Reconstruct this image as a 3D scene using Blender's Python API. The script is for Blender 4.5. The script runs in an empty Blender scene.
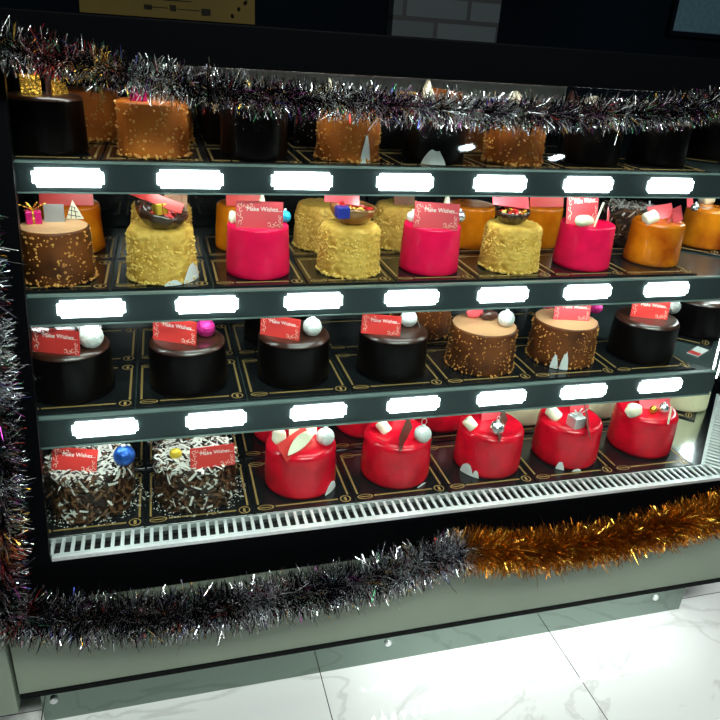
import bpy, bmesh, math, random
import numpy as np
from mathutils import Vector, Matrix, noise

random.seed(7)
PI = math.pi
C = bpy.context.scene.collection
H = 1.337                      # eye height above the floor

# ------------------------------------------------------------------ camera
YAW, PITCH, ROLL, FPX = 0.2926, 0.4299, 0.0678, 690.0
fw = np.array([math.sin(YAW)*math.cos(PITCH), math.cos(YAW)*math.cos(PITCH), -math.sin(PITCH)])
rt0 = np.array([math.cos(YAW), -math.sin(YAW), 0.0])
up0 = np.cross(rt0, fw)
cr, sr = math.cos(ROLL), math.sin(ROLL)
rt = cr*rt0 + sr*up0
up = -sr*rt0 + cr*up0
cd = bpy.data.cameras.new('camera')
cd.sensor_width = 36.0
cd.lens = FPX/720.0*36.0
cd.clip_start = 0.05
cam = bpy.data.objects.new('camera', cd)
C.objects.link(cam)
cam.matrix_world = Matrix(((rt[0], up[0], -fw[0], 0), (rt[1], up[1], -fw[1], 0), (rt[2], up[2], -fw[2], H), (0, 0, 0, 1)))
bpy.context.scene.camera = cam

def on_z(u, v, z):             # where a sight line meets a level surface at height z
    d = rt*((u-360)/FPX) + up*((360-v)/FPX) + fw
    t = (z-H)/d[2]
    return Vector((d[0]*t, d[1]*t, z))

# ------------------------------------------------------------------ materials
def nt(m):
    m.use_nodes = True
    return m.node_tree, m.node_tree.nodes, m.node_tree.links

def mat(name, col, rough=0.5, metal=0.0, spec=0.5, coat=0.0, bump=0.0, bscale=60.0, var=0.0, vscale=20.0, sss=0.0, col2=None):
    m = bpy.data.materials.new(name)
    t, n, l = nt(m)
    b = n['Principled BSDF']
    b.inputs['Base Color'].default_value = (*col, 1)
    b.inputs['Roughness'].default_value = rough
    b.inputs['Metallic'].default_value = metal
    b.inputs['Specular IOR Level'].default_value = spec
    b.inputs['Coat Weight'].default_value = coat
    b.inputs['Coat Roughness'].default_value = 0.08
    if sss:
        b.inputs['Subsurface Weight'].default_value = sss
        b.inputs['Subsurface Radius'].default_value = (0.02, 0.008, 0.004)
    tc = n.new('ShaderNodeTexCoord')
    if bump:
        ns = n.new('ShaderNodeTexNoise'); ns.inputs['Scale'].default_value = bscale; ns.inputs['Detail'].default_value = 4
        l.new(tc.outputs['Object'], ns.inputs['Vector'])
        bp = n.new('ShaderNodeBump'); bp.inputs['Strength'].default_value = bump; bp.inputs['Distance'].default_value = 0.004
        l.new(ns.outputs['Fac'], bp.inputs['Height']); l.new(bp.outputs['Normal'], b.inputs['Normal'])
    if var or col2:
        ns = n.new('ShaderNodeTexNoise'); ns.inputs['Scale'].default_value = vscale; ns.inputs['Detail'].default_value = 5
        l.new(tc.outputs['Object'], ns.inputs['Vector'])
        rp = n.new('ShaderNodeValToRGB')
        c2 = col2 if col2 else tuple(min(1, c*(1+var)) for c in col)
        c1 = col if col2 else tuple(c*(1-var) for c in col)
        rp.color_ramp.elements[0].color = (*c1, 1); rp.color_ramp.elements[1].color = (*c2, 1)
        rp.color_ramp.elements[0].position = 0.35; rp.color_ramp.elements[1].position = 0.65
        l.new(ns.outputs['Fac'], rp.inputs['Fac']); l.new(rp.outputs['Color'], b.inputs['Base Color'])
    return m

def emis(name, col, s):
    m = bpy.data.materials.new(name)
    t, n, l = nt(m)
    n.remove(n['Principled BSDF'])
    e = n.new('ShaderNodeEmission'); e.inputs['Color'].default_value = (*col, 1); e.inputs['Strength'].default_value = s
    l.new(e.outputs[0], n['Material Output'].inputs['Surface'])
    return m

def pane_mat(name, tint=(0.93, 0.98, 0.96), ior=1.5, mul=1.0):
    m = bpy.data.materials.new(name)
    t, n, l = nt(m)
    n.remove(n['Principled BSDF'])
    tr = n.new('ShaderNodeBsdfTransparent'); tr.inputs['Color'].default_value = (*tint, 1)
    gl = n.new('ShaderNodeBsdfGlossy'); gl.inputs['Roughness'].default_value = 0.02
    ge = n.new('ShaderNodeNewGeometry')
    dt = n.new('ShaderNodeVectorMath'); dt.operation = 'DOT_PRODUCT'
    l.new(ge.outputs['Incoming'], dt.inputs[0]); l.new(ge.outputs['Normal'], dt.inputs[1])
    def mth(op, a, b=None):
        q = n.new('ShaderNodeMath'); q.operation = op
        for k, x in enumerate((a, b)):
            if x is None: continue
            if isinstance(x, (int, float)): q.inputs[k].default_value = x
            else: l.new(x, q.inputs[k])
        return q.outputs[0]
    r0 = ((ior-1)/(ior+1))**2
    sch = mth('ADD', mth('MULTIPLY', mth('POWER', mth('SUBTRACT', 1.0, mth('ABSOLUTE', dt.outputs['Value'])), 5.0), 1-r0), r0)
    mx = n.new('ShaderNodeMixShader')
    l.new(mth('MULTIPLY', sch, 0.5*mul), mx.inputs[0])
    l.new(tr.outputs[0], mx.inputs[1]); l.new(gl.outputs[0], mx.inputs[2])
    l.new(mx.outputs[0], n['Material Output'].inputs['Surface'])
    return m

M = {}
M['panel'] = mat('sage glossy panel', (0.19, 0.23, 0.172), 0.28, 0, 0.5, var=0.06, vscale=3)
M['black'] = mat('black enamel', (0.0018, 0.002, 0.0024), 0.4, 0, 0.015)
M['blackmatte'] = mat('black satin', (0.002, 0.0025, 0.003), 0.55, 0, 0.08)
M['fascia'] = mat('dark teal grey metal', (0.036, 0.05, 0.054), 0.34, 0.5, 0.5)
M['steel'] = mat('polished steel', (0.62, 0.66, 0.66), 0.13, 1.0)
M['brushed'] = mat('brushed steel', (0.75, 0.78, 0.78), 0.45, 0.6, bump=0.05, bscale=30)
M['plinth'] = mat('dark polished steel', (0.2, 0.25, 0.22), 0.1, 1.0)
M['shelf'] = mat('dark glass shelf', (0.05, 0.07, 0.07), 0.2, 0, 0.5)
M['backpanel'] = mat('black mirror panel', (0.012, 0.014, 0.016), 0.06, 0, 0.6)
M['rail'] = mat('pale aluminium rail', (0.72, 0.76, 0.74), 0.45, 0.1)
M['slot'] = mat('black slot', (0.004, 0.004, 0.005), 0.6)
M['glass'] = pane_mat('clear pane')
M['edge'] = mat('green glass edge', (0.15, 0.2, 0.19), 0.25, 0, 0.6)
M['led'] = emis('white light diffuser', (0.93, 1.0, 0.985), 12.0)
M['ledc'] = emis('canopy fill light', (1.0, 0.97, 0.92), 4.0)  # glow of the added bar under the header
M['ledu'] = emis('plinth light strip', (0.95, 1.0, 0.98), 36.0)
M['ceil_led'] = emis('ceiling light diffuser', (0.93, 0.98, 1.0), 17.0)
M['ceil_spot'] = emis('downlight lamp', (0.75, 0.92, 1.0), 30.0)
M['gold'] = mat('gold print', (0.48, 0.30, 0.10), 0.42, 0.3)
M['board'] = mat('black card board', (0.009, 0.010, 0.011), 0.2, 0, 0.5)
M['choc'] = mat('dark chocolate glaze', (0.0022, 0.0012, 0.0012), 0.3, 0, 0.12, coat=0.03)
M['choc_top_sheen'] = mat('chocolate glaze', (0.040, 0.011, 0.005), 0.3, 0, 0.9, coat=0.3)  # cake tops browner than sides: reflected light painted into the colour
M['milk'] = mat('milk chocolate coating', (0.19, 0.052, 0.013), 0.38, 0, 0.22, bump=0.25, bscale=45, col2=(0.06, 0.017, 0.006), vscale=16)
M['milk_orange'] = mat('caramel chocolate coating', (0.56, 0.15, 0.022), 0.35, 0, 0.22, bump=0.25, bscale=45, col2=(0.30, 0.07, 0.012), vscale=12)
M['milk_top'] = mat('pale milk chocolate top', (0.58, 0.31, 0.155), 0.4, 0, 0.25, bump=0.2, bscale=80)
M['nut'] = mat('chopped nut', (0.75, 0.36, 0.09), 0.5, 0, 0.3, col2=(0.55, 0.20, 0.045), vscale=70)
M['yellow'] = mat('golden crumb coating', (0.74, 0.45, 0.095), 0.5, 0, 0.25, bump=0.6, bscale=110, col2=(0.56, 0.30, 0.045), vscale=40)
M['ycrumb'] = mat('golden crumb', (0.82, 0.54, 0.13), 0.45, 0, 0.3)
M['pink'] = mat('raspberry glaze', (0.88, 0.005, 0.075), 0.27, 0, 0.25, coat=0.12, bump=0.08, bscale=60, var=0.1, vscale=30, sss=0.1)
M['red'] = mat('red glaze', (0.66, 0.004, 0.02), 0.25, 0, 0.3, coat=0.35, bump=0.08, bscale=50, var=0.25, vscale=22, sss=0.06)
M['orange'] = mat('mango caramel glaze', (0.85, 0.25, 0.006), 0.2, 0, 0.3, coat=0.3, col2=(0.33, 0.04, 0.001), vscale=10)
M['cream'] = mat('cream coating', (0.70, 0.62, 0.40), 0.55, bump=0.2, bscale=60, var=0.06, vscale=25)
M['speck'] = mat('biscuit speck', (0.30, 0.17, 0.05), 0.6)
M['shav_d'] = mat('dark chocolate shaving', (0.028, 0.011, 0.006), 0.4)
M['shav_m'] = mat('milk chocolate shaving', (0.16, 0.07, 0.03), 0.4)
M['shav_w'] = mat('sugar dusted shaving', (0.72, 0.68, 0.62), 0.6)
M['white'] = mat('white chocolate', (0.82, 0.77, 0.58), 0.4, sss=0.1)
M['paper'] = mat('white paper', (0.8, 0.8, 0.8), 0.6)
M['card'] = mat('red card', (0.70, 0.045, 0.04), 0.35, 0, 0.4)
M['cardpink'] = mat('red foil card', (0.72, 0.09, 0.11), 0.25, 0, 0.6)
M['cardgrey'] = mat('grey card back', (0.22, 0.21, 0.2), 0.5)
M['letter'] = mat('white print', (0.9, 0.86, 0.82), 0.5)
M['flour'] = mat('pale print', (0.88, 0.6, 0.5), 0.5)
M['ball_w'] = mat('white glitter', (0.66, 0.68, 0.66), 0.45, 0.15, bump=0.7, bscale=260)
M['ball_m'] = mat('magenta glitter', (0.62, 0.02, 0.24), 0.3, 0.4, bump=0.8, bscale=260)
M['ball_b'] = mat('blue glitter', (0.02, 0.1, 0.45), 0.28, 0.5, bump=0.5, bscale=160)
M['ball_c'] = mat('turquoise glitter', (0.02, 0.4, 0.62), 0.3, 0.3, bump=0.5, bscale=200)
M['ball_s'] = mat('silver foil ball', (0.75, 0.77, 0.78), 0.22, 0.9, bump=0.6, bscale=120)
M['silver'] = mat('silver foil', (0.78, 0.8, 0.8), 0.35, 0.7, bump=0.25, bscale=220)
M['goldfoil'] = mat('gold foil', (0.75, 0.40, 0.06), 0.25, 0.85, bump=0.9, bscale=160)
M['yellowfoil'] = mat('yellow foil', (0.75, 0.52, 0.05), 0.3, 0.4, bump=0.6, bscale=120)
M['magfoil'] = mat('magenta foil', (0.60, 0.01, 0.16), 0.25, 0.4, bump=0.6, bscale=120)
M['bluefoil'] = mat('blue foil', (0.03, 0.05, 0.42), 0.28, 0.3)
M['redfill'] = mat('red berry pieces', (0.55, 0.02, 0.02), 0.3, bump=0.6, bscale=90)
M['shard'] = mat('chocolate shard', (0.06, 0.02, 0.012), 0.3)
M['bowl'] = mat('thin chocolate bowl', (0.045, 0.018, 0.009), 0.2, coat=0.4)
M['bowl_g'] = mat('bronze chocolate bowl', (0.30, 0.13, 0.04), 0.2, 0.3, coat=0.4)
M['wafer'] = mat('clear brown wafer', (0.30, 0.16, 0.10), 0.2, col2=(0.14, 0.07, 0.045), vscale=60)
M['t_silver'] = mat('silver tinsel', (0.98, 0.99, 1.0), 0.22, 1.0)
M['t_dark'] = mat('shaded tinsel', (0.02, 0.02, 0.026), 0.2, 1.0)  # dark strands: unlit reflections in the tinsel put into colour
M['t_purple'] = mat('purple tinsel', (0.42, 0.06, 0.34), 0.25, 1.0)
M['t_green'] = mat('green tinsel', (0.10, 0.42, 0.20), 0.25, 1.0)
M['t_red'] = mat('red tinsel', (0.62, 0.06, 0.05), 0.25, 1.0)
M['t_blue'] = mat('blue tinsel', (0.10, 0.13, 0.45), 0.25, 1.0)
M['t_gold'] = mat('gold tinsel', (0.95, 0.56, 0.08), 0.2, 1.0)
M['t_gold_shade'] = mat('shaded gold tinsel', (0.34, 0.11, 0.01), 0.28, 1.0)  # shadow between the gold strands, put into the strand colour
M['poster'] = mat('yellow poster paper', (0.085, 0.058, 0.012), 0.6, 0, 0.1, var=0.1, vscale=4)
M['ink'] = mat('dark print', (0.008, 0.007, 0.004), 0.7, 0, 0.1)
M['boardblue'] = mat('pale blue board', (0.04, 0.085, 0.11), 0.5, var=0.15, vscale=60)
M['ceiling'] = mat('dark ceiling', (0.02, 0.02, 0.02), 0.8)

def brick_wall():
    m = bpy.data.materials.new('dark shop wall')
    t, n, l = nt(m)
    b = n['Principled BSDF']; b.inputs['Roughness'].default_value = 0.7
    tc = n.new('ShaderNodeTexCoord')
    mp = n.new('ShaderNodeMapping'); mp.inputs['Rotation'].default_value = (PI/2, 0, 0)
    br = n.new('ShaderNodeTexBrick')
    br.inputs['Color1'].default_value = (0.035, 0.046, 0.05, 1); br.inputs['Color2'].default_value = (0.022, 0.03, 0.034, 1)
    br.inputs['Mortar'].default_value = (0.006, 0.007, 0.008, 1)
    br.inputs['Scale'].default_value = 1.0; br.inputs['Brick Width'].default_value = 0.24; br.inputs['Row Height'].default_value = 0.075
    br.inputs['Mortar Size'].default_value = 0.008
    l.new(tc.outputs['Object'], mp.inputs['Vector']); l.new(mp.outputs['Vector'], br.inputs['Vector'])
    l.new(br.outputs['Color'], b.inputs['Base Color'])
    return m
M['brick'] = brick_wall()
M['wall'] = mat('dark wall paint', (0.0012, 0.0025, 0.0045), 0.8, 0, 0.02, var=0.2, vscale=2)

def floor_mat():
    m = bpy.data.materials.new('white marble tile')
    t, n, l = nt(m)
    b = n['Principled BSDF']; b.inputs['Roughness'].default_value = 0.06; b.inputs['Specular IOR Level'].default_value = 0.5
    tc = n.new('ShaderNodeTexCoord')
    ns = n.new('ShaderNodeTexNoise'); ns.inputs['Scale'].default_value = 2.2; ns.inputs['Detail'].default_value = 7; ns.inputs['Distortion'].default_value = 1.6
    l.new(tc.outputs['Object'], ns.inputs['Vector'])
    s = n.new('ShaderNodeMath'); s.operation = 'SUBTRACT'; s.inputs[1].default_value = 0.5
    a = n.new('ShaderNodeMath'); a.operation = 'ABSOLUTE'
    l.new(ns.outputs['Fac'], s.inputs[0]); l.new(s.outputs[0], a.inputs[0])
    rp = n.new('ShaderNodeValToRGB')
    rp.color_ramp.elements[0].color = (0.68, 0.69, 0.67, 1); rp.color_ramp.elements[1].color = (0.84, 0.86, 0.84, 1)
    rp.color_ramp.elements[0].position = 0.0; rp.color_ramp.elements[1].position = 0.022
    l.new(a.outputs[0], rp.inputs['Fac'])
    sx = n.new('ShaderNodeSeparateXYZ'); l.new(tc.outputs['Object'], sx.inputs[0])
    def seam(out, off):
        ad = n.new('ShaderNodeMath'); ad.operation = 'ADD'; ad.inputs[1].default_value = 60 - off
        md = n.new('ShaderNodeMath'); md.operation = 'MODULO'; md.inputs[1].default_value = 0.6
        lt = n.new('ShaderNodeMath'); lt.operation = 'LESS_THAN'; lt.inputs[1].default_value = 0.0022
        l.new(out, ad.inputs[0]); l.new(ad.outputs[0], md.inputs[0]); l.new(md.outputs[0], lt.inputs[0])
        return lt.outputs[0]
    o1 = seam(sx.outputs[0], 0.291); o2 = seam(sx.outputs[1], 0.55)
    mx0 = n.new('ShaderNodeMath'); mx0.operation = 'MAXIMUM'
    l.new(o1, mx0.inputs[0]); l.new(o2, mx0.inputs[1])
    mx = n.new('ShaderNodeMix'); mx.data_type = 'RGBA'
    mx.inputs[7].default_value = (0.03, 0.03, 0.03, 1)
    l.new(mx0.outputs[0], mx.inputs[0]); l.new(rp.outputs['Color'], mx.inputs[6])
    l.new(mx.outputs[2], b.inputs['Base Color'])
    return m
M['floor'] = floor_mat()

# ------------------------------------------------------------------ mesh helpers
def obj(name, bm, m, parent=None, loc=None, smooth=False):
    me = bpy.data.meshes.new(name)
    if smooth:
        for f in bm.faces: f.smooth = True
    bm.to_mesh(me); bm.free()
    for mm in (m if isinstance(m, (list, tuple)) else [m]): me.materials.append(mm)
    o = bpy.data.objects.new(name, me); C.objects.link(o)
    if parent: o.parent = parent
    if loc is not None: o.location = loc
    return o

def inst(name, me, parent, loc=(0, 0, 0), rot=(0, 0, 0), sc=None):
    o = bpy.data.objects.new(name, me); C.objects.link(o)
    o.parent = parent; o.location = loc; o.rotation_euler = rot
    if sc: o.scale = sc
    return o

def tag(o, label, cat, group=None):
    o['label'] = label; o['category'] = cat
    if group: o['group'] = group
    return o

def thing(name, label, cat, loc=(0, 0, 0), rz=0, group=None):
    o = bpy.data.objects.new(name, None); C.objects.link(o)
    o.empty_display_size = 0.02
    o.location = loc; o.rotation_euler = (0, 0, rz)
    return tag(o, label, cat, group)

def box(bm, x0, x1, y0, y1, z0, z1, mi=0):
    vs = [bm.verts.new(p) for p in ((x0, y0, z0), (x1, y0, z0), (x1, y1, z0), (x0, y1, z0), (x0, y0, z1), (x1, y0, z1), (x1, y1, z1), (x0, y1, z1))]
    for q in ((0, 3, 2, 1), (4, 5, 6, 7), (0, 1, 5, 4), (1, 2, 6, 5), (2, 3, 7, 6), (3, 0, 4, 7)):
        f = bm.faces.new([vs[i] for i in q]); f.material_index = mi
    return vs

def prism(bm, pts, z0, z1):
    a = [bm.verts.new((x, y, z0)) for x, y in pts]; b = [bm.verts.new((x, y, z1)) for x, y in pts]
    n = len(pts)
    bm.faces.new(a[::-1]); bm.faces.new(b)
    for i in range(n): bm.faces.new((a[i], a[(i+1) % n], b[(i+1) % n], b[i]))

def extr(bm, pts3, d):           # polygon pts3 pushed along vector d
    a = [bm.verts.new(p) for p in pts3]; b = [bm.verts.new(Vector(p)+Vector(d)) for p in pts3]
    n = len(a)
    bm.faces.new(a[::-1]); bm.faces.new(b)
    for i in range(n): bm.faces.new((a[i], a[(i+1) % n], b[(i+1) % n], b[i]))
    bmesh.ops.recalc_face_normals(bm, faces=bm.faces)

def bevel(bm, w, seg=2):
    bmesh.ops.bevel(bm, geom=list(bm.edges), offset=w, segments=seg, affect='EDGES', profile=0.5, clamp_overlap=True)

def lathe(bm, prof, n=48, fn=None, mi=None):
    rings = []
    for k, (r, z) in enumerate(prof):
        ring = []
        for i in range(n):
            a = 2*PI*i/n
            p = Vector((r*math.cos(a), r*math.sin(a), z))
            if fn: p = fn(p, k)
            ring.append(bm.verts.new(p))
        rings.append(ring)
    for k in range(len(rings)-1):
        for i in range(n):
            f = bm.faces.new((rings[k][i], rings[k][(i+1) % n], rings[k+1][(i+1) % n], rings[k+1][i]))
            if mi: f.material_index = mi(k)
    f = bm.faces.new(rings[0][::-1])
    f = bm.faces.new(rings[-1])
    if mi: f.material_index = mi(len(prof)-2)

def tube(bm, pts, r, n=6):
    pts = [Vector(p) for p in pts]
    rings = []
    for i, p in enumerate(pts):
        d = (pts[min(i+1, len(pts)-1)] - pts[max(i-1, 0)]).normalized()
        a = d.orthogonal().normalized(); b = d.cross(a)
        if rings:
            a = (la - d*la.dot(d)).normalized(); b = d.cross(a)
        la = a
        rings.append([bm.verts.new(p + (a*math.cos(2*PI*k/n)+b*math.sin(2*PI*k/n))*r) for k in range(n)])
    for i in range(len(rings)-1):
        for k in range(n):
            bm.faces.new((rings[i][k], rings[i][(k+1) % n], rings[i+1][(k+1) % n], rings[i+1][k]))
    bm.faces.new(rings[0][::-1]); bm.faces.new(rings[-1])

def chunk(bm, p, s, mi=0):       # a small irregular lump
    p = Vector(p)
    ret = bmesh.ops.create_icosphere(bm, subdivisions=1, radius=1.0)
    q = Matrix.Rotation(random.random()*6.28, 3, Vector((random.random()-.5, random.random()-.5, random.random()-.5+1e-3)).normalized())
    sc = Vector((s*random.uniform(.6, 1.3), s*random.uniform(.5, 1.0), s*random.uniform(.5, .9)))
    for v in ret['verts']:
        c = Vector((v.co.x*sc.x, v.co.y*sc.y, v.co.z*sc.z))*random.uniform(.8, 1.15)
        v.co = p + q @ c
    for v in ret['verts']:
        for f in v.link_faces: f.material_index = mi

# ------------------------------------------------------------------ setting
def struct(name, bm, m, loc=None):
    o = obj(name, bm, m, None, loc); o['kind'] = 'structure'; return o
bm = bmesh.new(); box(bm, -5, 5.5, -12.5, 3.0, -0.05, 0.0); struct('floor', bm, M['floor'])
bm = bmesh.new(); box(bm, -5, 5.5, 2.6, 2.75, 0, 2.637); struct('wall_back', bm, M['wall'])
bm = bmesh.new(); box(bm, -5, 5.5, -12.5, 3.0, 2.637, 2.7); struct('ceiling', bm, M['ceiling'])
bm = bmesh.new(); box(bm, 0.80, 1.20, 2.54, 2.6, 0, 2.637); struct('trim_1', bm, M['brick'])

p = thing('wall_poster', 'yellow printed poster on the dark wall above the left of the case', 'poster', (0.055, 2.585, 1.371))
bm = bmesh.new(); box(bm, -0.275, 0.275, 0, 0.012, 0.0, 0.42); obj('sheet', bm, M['poster'], p)
bm = bmesh.new()
for a, b, c, d in ((-.08, -.055, .022, .036), (0.0, .02, .022, .040), (.10, .13, .016, .036), (-.07, -.005, .029, .031), (.025, .095, .028, .030), (-.02, .07, .052, .055), (-.16, -.1, .05, .053)):
    bm = bmesh.new(); box(bm, a, b, -0.002, 0.0, c, d); obj('printed_mark', bm, M['ink'], p)
for k in range(9):
    bm = bmesh.new(); chunk(bm, (.20+(k % 3)*.022, -0.001, .02+k*.022), .011); obj('printed_leaf', bm, M['ink'], p)
p = thing('wall_board', 'pale blue board on the dark wall above the right of the case', 'board', (2.2, 2.575, 1.455))
bm = bmesh.new(); box(bm, -0.24, 0.24, 0, 0.02, 0, 0.35); bevel(bm, 0.004); obj('panel', bm, M['boardblue'], p)
bm = bmesh.new()
for a, b, c, d in ((-.255, -.24, -.015, .365), (.24, .255, -.015, .365), (-.24, .24, -.015, 0), (-.24, .24, .35, .365)): box(bm, a, b, -0.004, 0.022, c, d)
obj('frame', bm, M['wall'], p)

# ceiling lights (their reflections show in the glass)
for k, (x0, x1) in enumerate(((-2.84, -2.57), (-2.41, -2.13), (-2.01, -1.70), (-1.64, -1.24))):
    t = thing('ceiling_light', ['long ceiling light panel, leftmost of the four seen reflected in the glass', 'second from left of the four ceiling light panels reflected in the glass', 'third from left of the four ceiling light panels reflected in the glass', 'rightmost of the four ceiling light panels reflected in the glass'][k], 'ceiling light', ((x0+x1)/2, -11.0, 2.637), 0, 'ceiling light panels')
    w = (x1-x0)/2
    bm = bmesh.new(); box(bm, -w-.02, w+.02, -.19, .19, -.02, 0); obj('housing', bm, M['rail'], t)
    bm = bmesh.new(); box(bm, -w, w, -.16, .16, -.026, -.0205); obj('diffuser', bm, M['ceil_led'], t)
for k, (x, y) in enumerate(((2.84, -1.89), (3.11, -2.43), (2.25, -2.28))):
    t = thing('downlight', ['round ceiling downlight nearest the counter, right reflection in the glass', 'round ceiling downlight mirrored lowest in the glass, farthest right', 'round ceiling downlight mirrored beside the fifth top-shelf cake'][k], 'downlight', (x, y, 2.637), 0, 'ceiling downlights')
    bm = bmesh.new(); lathe(bm, [(.085, -.012), (.085, 0)], 24); obj('trim_ring', bm, M['rail'], t)
    bm = bmesh.new(); lathe(bm, [(.06, -.018), (.065, -.0125)], 24); obj('lamp', bm, M['ceil_spot'], t)

# ------------------------------------------------------------------ display case
case = thing('display_case', 'long black glass-fronted refrigerated cake display case with lit shelves', 'display case', (0, 0, 0))
def part(name, bm, m, parent=case, **k): return obj(name, bm, m, parent, **k)
Z = lambda z: z + H
YF = 1.06
X0, X1 = -0.322, 1.34
# base body behind the panels
body = [(X0, YF+.012), (X1, YF+.012), (X1+.35, YF+.362), (X1+.35, 1.95), (1.0, 1.75), (X0, 1.75)]
bm = bmesh.new(); prism(bm, body, Z(-1.18), Z(-.90)); part('base_cabinet', bm, M['blackmatte'])
bm = bmesh.new(); box(bm, X0+.003, X1, YF, YF+.0115, Z(-1.1795), Z(-.958)); part('front_panel', bm, M['panel'])
bm = bmesh.new(); box(bm, X0, X1, YF-.004, YF+.0115, Z(-.957), Z(-.872)); bevel(bm, .002); part('front_band', bm, M['black'])
bm = bmesh.new(); box(bm, X0+.003, X1+.02, YF-.002, YF+.03, Z(-1.1925), Z(-1.1805)); part('bottom_trim', bm, M['blackmatte'])
bm = bmesh.new(); box(bm, -.39, X0-.0015, YF-.012, 1.75, Z(-1.216), Z(-.90)); bevel(bm, .002); part('side_panel', bm, M['panel'])
pl = None
bm = bmesh.new(); box(bm, -.30, 1.285, 1.12, 1.7, 0.0, Z(-1.1935)); pl = part('plinth', bm, M['plinth'])
for x in (-.276, .453, 1.192):
    bm = bmesh.new(); lathe(bm, [(.0085, 0), (.0085, .004), (.006, .0065)], 16)
    o = obj('screw', bm, M['brushed'], pl, (x, 1.1195, Z(-1.277))); o.rotation_euler = (PI/2, 0, 0)
bm = bmesh.new()
k = 0
while True:
    x = .42 + k*.026
    if x > 1.26: break
    box(bm, x-.004, x+.004, 1.072, 1.08, Z(-1.1965), Z(-1.193)); k += 1
part('light_strip', bm, M['ledu'])
# deck and drain grille
deck = [(-.284, 1.1195), (1.19, 1.1195), (1.23, 1.13), (1.60, 1.50), (1.60, 1.95), (1.0, 1.70), (-.284, 1.70)]
bm = bmesh.new(); prism(bm, deck, Z(-.885), Z(-.8665)); part('deck', bm, M['steel'])
bm = bmesh.new(); prism(bm, [(-.28, 1.07), (1.235, 1.07), (1.56, 1.395), (1.54, 1.43), (1.22, 1.118), (-.28, 1.118)], Z(-.893), Z(-.889)); part('drain_channel', bm, M['slot'])
bm = bmesh.new()
zt = Z(-.862)
box(bm, -.225, 1.225, 1.058, 1.0705, Z(-.868), zt+.001)
box(bm, -.27, 1.225, 1.1155, 1.1185, Z(-.874), zt-.002)
x = -.265
while x < 1.215:
    box(bm, x, x+.0062, 1.0705, 1.1155, zt-.0045, zt-.001); x += .0172
part('drain_grille', bm, M['brushed'])
bm = bmesh.new()
u = Vector((math.cos(PI/4), math.sin(PI/4), 0)); v = Vector((-u.y, u.x, 0)); c0 = Vector((1.228, 1.058, zt))
def obox(bm, a0, a1, b0, b1, z0, z1, o):
    extr(bm, [o+u*a0+v*b0+Vector((0, 0, z0)), o+u*a1+v*b0+Vector((0, 0, z0)), o+u*a1+v*b1+Vector((0, 0, z0)), o+u*a0+v*b1+Vector((0, 0, z0))], (0, 0, z1-z0))
obox(bm, 0, .48, 0, .0125, -.012, .001, c0); obox(bm, .03, .48, .053, .06, -.012, -.002, c0)
for k in range(26): obox(bm, .03+k*.0172, .0385+k*.0172, .0125, .053, -.008, -.001, c0)
part('corner_grille', bm, M['brushed'])

# shelves
def fascia_box(bm, y, z0, z1, t=.008):
    box(bm, -.262, 1.222, y, y+t, z0, z1)
SH = {1: (1.2698, -.2130, -.2095, -.2600, -.1518, -.2364), 2: (1.2241, -.4315, -.4285, -.4830, -.1323, -.4547), 3: (1.1738, -.6460, -.6420, -.7020, -.1250, -.6700)}
for r, (y, zs, zf1, zf0, lx, lz) in SH.items():
    s = bpy.data.objects.new('shelf', None); C.objects.link(s); s.parent = case
    zs = Z(zs); yb = 1.69
    e = yb - y
    bm = bmesh.new(); prism(bm, [(-.283, y+.0085), (1.218, y+.0085), (1.218+.30, y+.3085), (1.218+.30, 1.90), (1.0, yb), (-.283, yb)], zs-.007, zs)
    obj('shelf_board', bm, M['shelf'], s)
    bm = bmesh.new(); box(bm, -.262, 1.222, y, y+.008, Z(zf0), Z(zf1)-.004); bevel(bm, .0012, 1); obj('fascia', bm, M['fascia'], s)
    bm = bmesh.new(); box(bm, -.262, 1.222, y-.001, y+.0082, Z(zf1)-.0035, Z(zf1)); obj('edge_strip', bm, M['edge'], s)
    bm = bmesh.new(); box(bm, -.262, 1.222, y-.0015, y+.009, Z(zf0)-.003, Z(zf0)-.0005); obj('lower_lip', bm, M['edge'], s)
    for i in range(7):
        bm = bmesh.new(); box(bm, -.0565, .0565, -.003, .019, -.0155, .0155)
        es = [ed for ed in bm.edges if abs(ed.verts[0].co.y-ed.verts[1].co.y) > .01]
        bmesh.ops.bevel(bm, geom=es, offset=.006, segments=3, affect='EDGES')
        obj('light_bar', bm, M['led'], s, (lx+.2*i, y, Z(lz)))
    # the angled wing beyond the corner
    c0 = Vector((1.232, y+.006, 0))
    bm = bmesh.new(); obox(bm, 0, .40, 0, .008, Z(zf0), Z(zf1), c0); obj('corner_fascia', bm, M['fascia'], s)
    for k in range(2):
        bm = bmesh.new(); obox(bm, .06+.2*k, .18+.2*k, -.004, .017, Z(lz)-.018, Z(lz)+.018, c0); obj('light_bar', bm, M['led'], s)

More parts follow.
